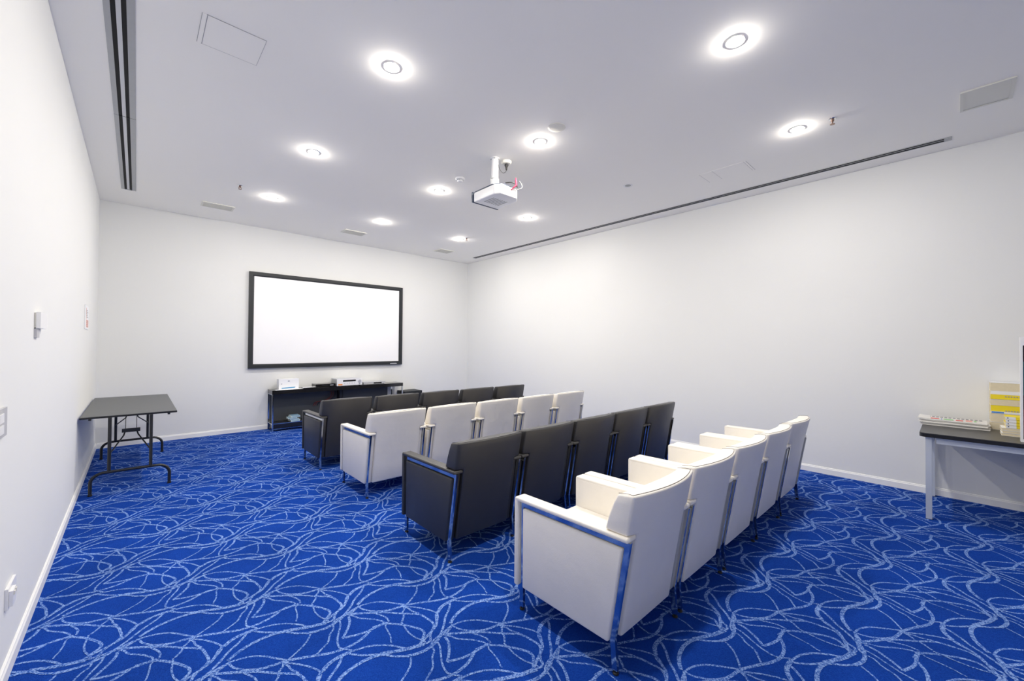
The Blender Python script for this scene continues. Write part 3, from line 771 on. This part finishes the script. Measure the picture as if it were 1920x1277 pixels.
# ---------------------------------------------------------------- desk at the right
def rounded_rect(x0, x1, y0, y1, rad, n=6):
    pts = []
    for cx, cy, a0 in ((x1-rad, y1-rad, 0), (x0+rad, y1-rad, 90), (x0+rad, y0+rad, 180), (x1-rad, y0+rad, 270)):
        for k in range(n+1):
            a = math.radians(a0 + 90*k/n); pts.append((cx+rad*math.cos(a), cy+rad*math.sin(a)))
    return pts
ZD = 0.732
def desk():
    r = thing('side_desk', 'dark laminate desk with grey steel legs against the right wall', 'desk', (5.37, -0.70, 0))
    bm = NB(); prism(bm, rounded_rect(-0.435, 0.445, -0.88, 0.90, 0.045), 'z', ZD-0.004, ZD)
    link('desktop', bm, M['desk_top'], r)
    bm = NB(); prism(bm, rounded_rect(-0.436, 0.446, -0.881, 0.901, 0.045), 'z', ZD-0.034, ZD-0.0045)
    link('edge', bm, M['edge_black'], r, 30)
    bm = NB()
    box(bm, -0.405, -0.385, -0.80, 0.80, ZD-0.085, ZD-0.035); box(bm, 0.40, 0.42, -0.80, 0.80, ZD-0.085, ZD-0.035)
    box(bm, -0.385, 0.40, 0.815, 0.835, ZD-0.085, ZD-0.035); box(bm, -0.385, 0.40, -0.835, -0.815, ZD-0.085, ZD-0.035)
    link('apron', bm, M['steel'], r)
    for x, y in ((-0.390, 0.845), (0.405, 0.845), (-0.390, -0.845), (0.405, -0.845)):
        lg = link('leg', box(NB(), x-0.019, x+0.019, y-0.019, y+0.019, 0.004, ZD-0.0345, 0.002, 1), M['steel'], r)
        link('foot', box(NB(), x-0.020, x+0.020, y-0.020, y+0.020, 0.0008, 0.0038), M['rubber'], lg)
desk()

def newspaper(k, x, y, z, rz, top):
    lab = ['bottom folded newspaper of the pile on the right desk', 'second folded newspaper up in the pile on the right desk', 'third folded newspaper up in the pile on the right desk',
           'fourth folded newspaper up in the pile on the right desk', 'top newspaper with red headlines on the pile on the right desk'][k]
    r = thing('newspaper', lab, 'newspaper', (x, y, z), rz, 'newspapers on the right desk')
    bm = NB()
    n = 14; h = 0.011; hx, hy = 0.12, 0.215
    # folded sheets: rounded fold towards the camera side, leaves fanned at the other end
    for q in range(3):
        z0 = q*h/3; dx = 0.003*q*(-1)**k
        rows = []
        for i in range(n+1):
            v = -1+2*i/n; lift = 0.004*max(0, v-0.6)/0.4*(k+1)*0.4
            rows.append([(hx*u+dx, hy*v-0.002*q, z0 + lift + (0.0006*math.sin(5*v+k))) for u in (-1, 1)])
        lo = [[bm.verts.new(p) for p in rw] for rw in rows]
        hi = [[bm.verts.new((p[0], p[1], p[2]+h/3-0.0004)) for p in rw] for rw in rows]
        for a, b in zip(lo, lo[1:]): bm.faces.new((a[0], b[0], b[1], a[1]))
        for a, b in zip(hi, hi[1:]): bm.faces.new((a[0], a[1], b[1], b[0]))
        for i in range(n):
            for s in (0, 1): bm.faces.new((lo[i][s], lo[i+1][s], hi[i+1][s], hi[i][s]))
        for L in (0, n): bm.faces.new((lo[L][0], lo[L][1], hi[L][1], hi[L][0]))
    link('pages', bm, M['paper'], r)
    if top:
        zz = h+0.0012
        for (nm, m, a) in (('headline', 'red_print', (-0.135, -0.10, -0.185, -0.17)), ('headline', 'red_print', (-0.13, -0.05, -0.13, -0.075)), ('picture', 'green_print', (-0.13, -0.04, -0.045, 0.015)),
                           ('picture', 'blue_print', (-0.13, -0.05, -0.062, -0.056)), ('headline', 'red_print', (-0.13, -0.04, 0.03, 0.075)), ('picture', 'pink_print', (-0.12, 0.02, 0.09, 0.13)), ('picture', 'green_print', (-0.10, 0.0, 0.14, 0.155))):
            link(nm, box(NB(), a[0]*0.8, a[1]*0.8, -a[3], -a[2], zz, zz+0.0004), M[m], r)
        bm = NB()
        for i in range(14):
            yy = -0.19+0.027*i
            for q in range(5): box(bm, 0.02+0.018*q, 0.033+0.018*q, yy, yy+0.018, zz, zz+0.0003)
        link('text_columns', bm, M['grey_print'], r)
for k, (x, y, rz) in enumerate(((5.575, 0.0, 0.0), (5.58, 0.004, 0.03), (5.565, 0.012, -0.02), (5.58, 0.002, 0.015), (5.57, 0.016, -0.01))):
    newspaper(k, x, y, ZD+0.002+0.0125*k, rz, k == 4)

def directory(x, y, z0, z1, kind, label, hy=0.14, hx=0.105, rz=0.0, group='telephone directories on the right desk'):
    r = thing('telephone_directory', label, 'book', (x, y, z0), rz, group)
    h = z1-z0-0.001
    if kind == 'pages':
        link('page_block', box(NB(), -hx, hx, -hy, hy, 0.0015, h-0.0015, 0.002, 1), M['page'], r)
        bm = NB(); box(bm, -hx-0.001, hx+0.001, -hy-0.001, hy+0.001, 0, 0.0013); box(bm, -hx-0.001, hx+0.001, -hy-0.001, hy+0.001, h-0.0013, h)
        box(bm, hx+0.0002, hx+0.0016, -hy, hy, 0, h)
        link('cover', bm, M['white_card'], r)
    else:
        link('page_block', box(NB(), -hx+0.002, hx, -hy, hy, 0.0015, h-0.0015, 0.001, 1), M['page'], r)
        bm = NB(); box(bm, -hx-0.001, hx+0.001, -hy-0.001, hy+0.001, 0, 0.0013); box(bm, -hx-0.001, hx+0.001, -hy-0.001, hy+0.001, h-0.0013, h)
        box(bm, -hx-0.001, -hx+0.0015, -hy, hy, 0, h, 0.001, 1)
        link('cover', bm, M['yellow'], r)
        if kind == 'white_top': link('spine_band', box(NB(), -hx-0.0022, -hx-0.0012, -hy, hy, h*0.58, h), M['white_card'], r)
        if kind == 'blue_low':
            link('spine_band', box(NB(), -hx-0.0022, -hx-0.0012, -hy, hy, 0, h*0.25), M['white_card'], r)
            link('spine_title', box(NB(), -hx-0.0030, -hx-0.0023, hy-0.075, hy-0.005, h*0.04, h*0.21), M['blue_print'], r)
        if kind == 'half':
            link('spine_label', box(NB(), -hx-0.0022, -hx-0.0012, hy-0.055, hy, h*0.02, h*0.98), M['white_card'], r)
            link('spine_title', box(NB(), -hx-0.0030, -hx-0.0023, hy-0.016, hy-0.010, h*0.4, h*0.75), M['navy_print'], r)
        else:
            bm = NB()
            for q in range(9): box(bm, -hx-0.0030, -hx-0.0023, -0.08+0.016*q, -0.070+0.016*q, h*0.30, h*0.42)
            link('spine_text', bm, M['grey_print'], r)
bz = [ZD+0.0006, 0.800, 0.878, 0.950, 1.003, 1.077, 1.150]
kinds = ['pages', 'pages', 'blue_low', 'pages', 'white_top', 'pages']
labs = ['thick directory with cream pages, at the bottom of the tall stack', 'thick directory with cream pages, second from the bottom of the tall stack', 'yellow-spined directory with a blue title, midway in the tall stack',
        'directory with cream pages between the two yellow spines of the tall stack', 'yellow directory with a white upper spine, second from the top of the tall stack', 'thick cream-paged directory on top of the tall stack on the right desk']
for k in range(6):
    directory(5.722, -0.365, bz[k], bz[k+1], kinds[k], labs[k], hx=0.095, rz=random.uniform(-0.012, 0.012))
sz = [ZD+0.0006, 0.754, 0.776, 0.798, 0.8215, 0.845, 0.8685, 0.892]
for k in range(7):
    directory(5.37, (-0.385 if k < 3 else -0.405)-0.004*(k % 2), sz[k], sz[k+1], 'pages' if k < 3 else 'half',
              ('cream-edged thin directory, ' if k < 3 else 'thin yellow and white directory, ') + ['lowest', 'second lowest', 'third lowest', 'fourth lowest', 'third highest', 'second highest', 'topmost'][k] + ' in the short front stack', hy=0.115, hx=0.085, rz=random.uniform(-0.02, 0.02), group='thin directories in the short stack')

def display():
    r = thing('display_panel', 'dark panel in a white frame standing on the desk at the right edge', 'display', (5.055, -0.352, ZD+0.001))
    h = 0.812
    bm = NB(); box(bm, -0.03, 0.03, -0.012, 0.0, 0, h, 0.002, 1); box(bm, -0.03, 0.03, -0.46, -0.448, 0, h, 0.002, 1); box(bm, -0.03, 0.03, -0.448, -0.012, h-0.066, h, 0.002, 1); box(bm, -0.03, 0.03, -0.448, -0.012, 0, 0.02)
    box(bm, 0.02, 0.03, -0.448, -0.012, 0.02, h-0.066)
    link('frame', bm, M['white_plastic'], r)
    link('panel', box(NB(), -0.006, 0.018, -0.447, -0.013, 0.021, h-0.067), M['dark_screen'], r)
    link('picture', box(NB(), -0.009, -0.0065, -0.25, -0.016, 0.36, 0.62), M['teal'], r)
    link('picture', box(NB(), -0.009, -0.0065, -0.25, -0.016, 0.05, 0.25), M['red_print'], r)
display()

# ---------------------------------------------------------------- things on the left wall
r = thing('thermostat', 'white boxy thermostat on the left wall above eye level of the table', 'thermostat', (XL+0.0005, 3.36, 1.565))
r['label'] = 'white boxy thermostat on the upper left wall'
link('back_plate', box(NB(), 0, 0.006, -0.066, 0.132, -0.039, 0.042, 0.002, 1), M['cream_plastic'], r)
link('housing', box(NB(), 0.0065, 0.023, -0.070, 0.136, -0.042, 0.045, 0.003, 2), M['white_plastic'], r, 40)
link('terminal', box(NB(), 0.0, 0.010, -0.068, 0.01, -0.092, -0.043, 0.002, 1), M['plate_grey'], r)
r = thing('wall_notice', 'small white notice with a red panel on the left wall by the corner', 'sign', (XL+0.0008, 6.28, 1.715))
link('sheet', box(NB(), 0, 0.004, -0.23, 0.22, -0.125, 0.125, 0.001, 1), M['white_card'], r)
link('red_panel', box(NB(), 0.0042, 0.0048, -0.10, 0.15, -0.105, -0.025), M['pink_print'], r)
bm = NB()
for k in range(4): box(bm, 0.005, 0.0055, -0.08, 0.12-0.03*(k % 2), -0.095+0.018*k, -0.089+0.018*k)
for k in range(5): box(bm, 0.0042, 0.0048, -0.10, 0.13-0.04*(k % 3), 0.0+0.018*k, 0.006+0.018*k)
link('print', bm, M['grey_print'], r)
link('rule', box(NB(), 0.0042, 0.0048, -0.10, -0.07, -0.02, 0.10), M['pink_print'], r)

r = thing('light_switch', 'pale grey switch plate on the left wall, cut by the left edge of the picture', 'light switch', (XL+0.0005, 2.60, 1.13))
link('plate', box(NB(), 0, 0.010, -0.13, 0.055, -0.064, 0.052, 0.003, 2), M['plate_grey'], r, 40)
link('rocker_panel', box(NB(), 0.0105, 0.013, -0.12, -0.03, -0.055, 0.044, 0.001, 1), M['plate_grey'], r, 40)
for z in (-0.045, 0.0): link('rocker', box(NB(), 0.0135, 0.017, -0.11, -0.04, z, z+0.035, 0.001, 1), M['white_plastic'], r)
r = thing('power_outlet', 'white double power outlet low on the left wall', 'power outlet', (XL+0.0005, 2.82, 0.345))
link('plate', box(NB(), 0, 0.010, -0.075, 0.085, -0.045, 0.045, 0.003, 2), M['white_plastic'], r, 40)
link('housing', box(NB(), 0.0105, 0.022, -0.065, 0.0, -0.035, 0.03, 0.003, 2), M['white_plastic'], r, 40)
for y in (-0.045, -0.015): link('rocker', box(NB(), 0.0225, 0.026, y-0.008, y+0.008, 0.008, 0.024, 0.001, 1), M['cream_plastic'], r)
bm = NB()
for y in (0.03, 0.06): box(bm, 0.0102, 0.0110, y, y+0.004, -0.02, -0.005)
link('socket_slots', bm, M['grey_plastic'], r)
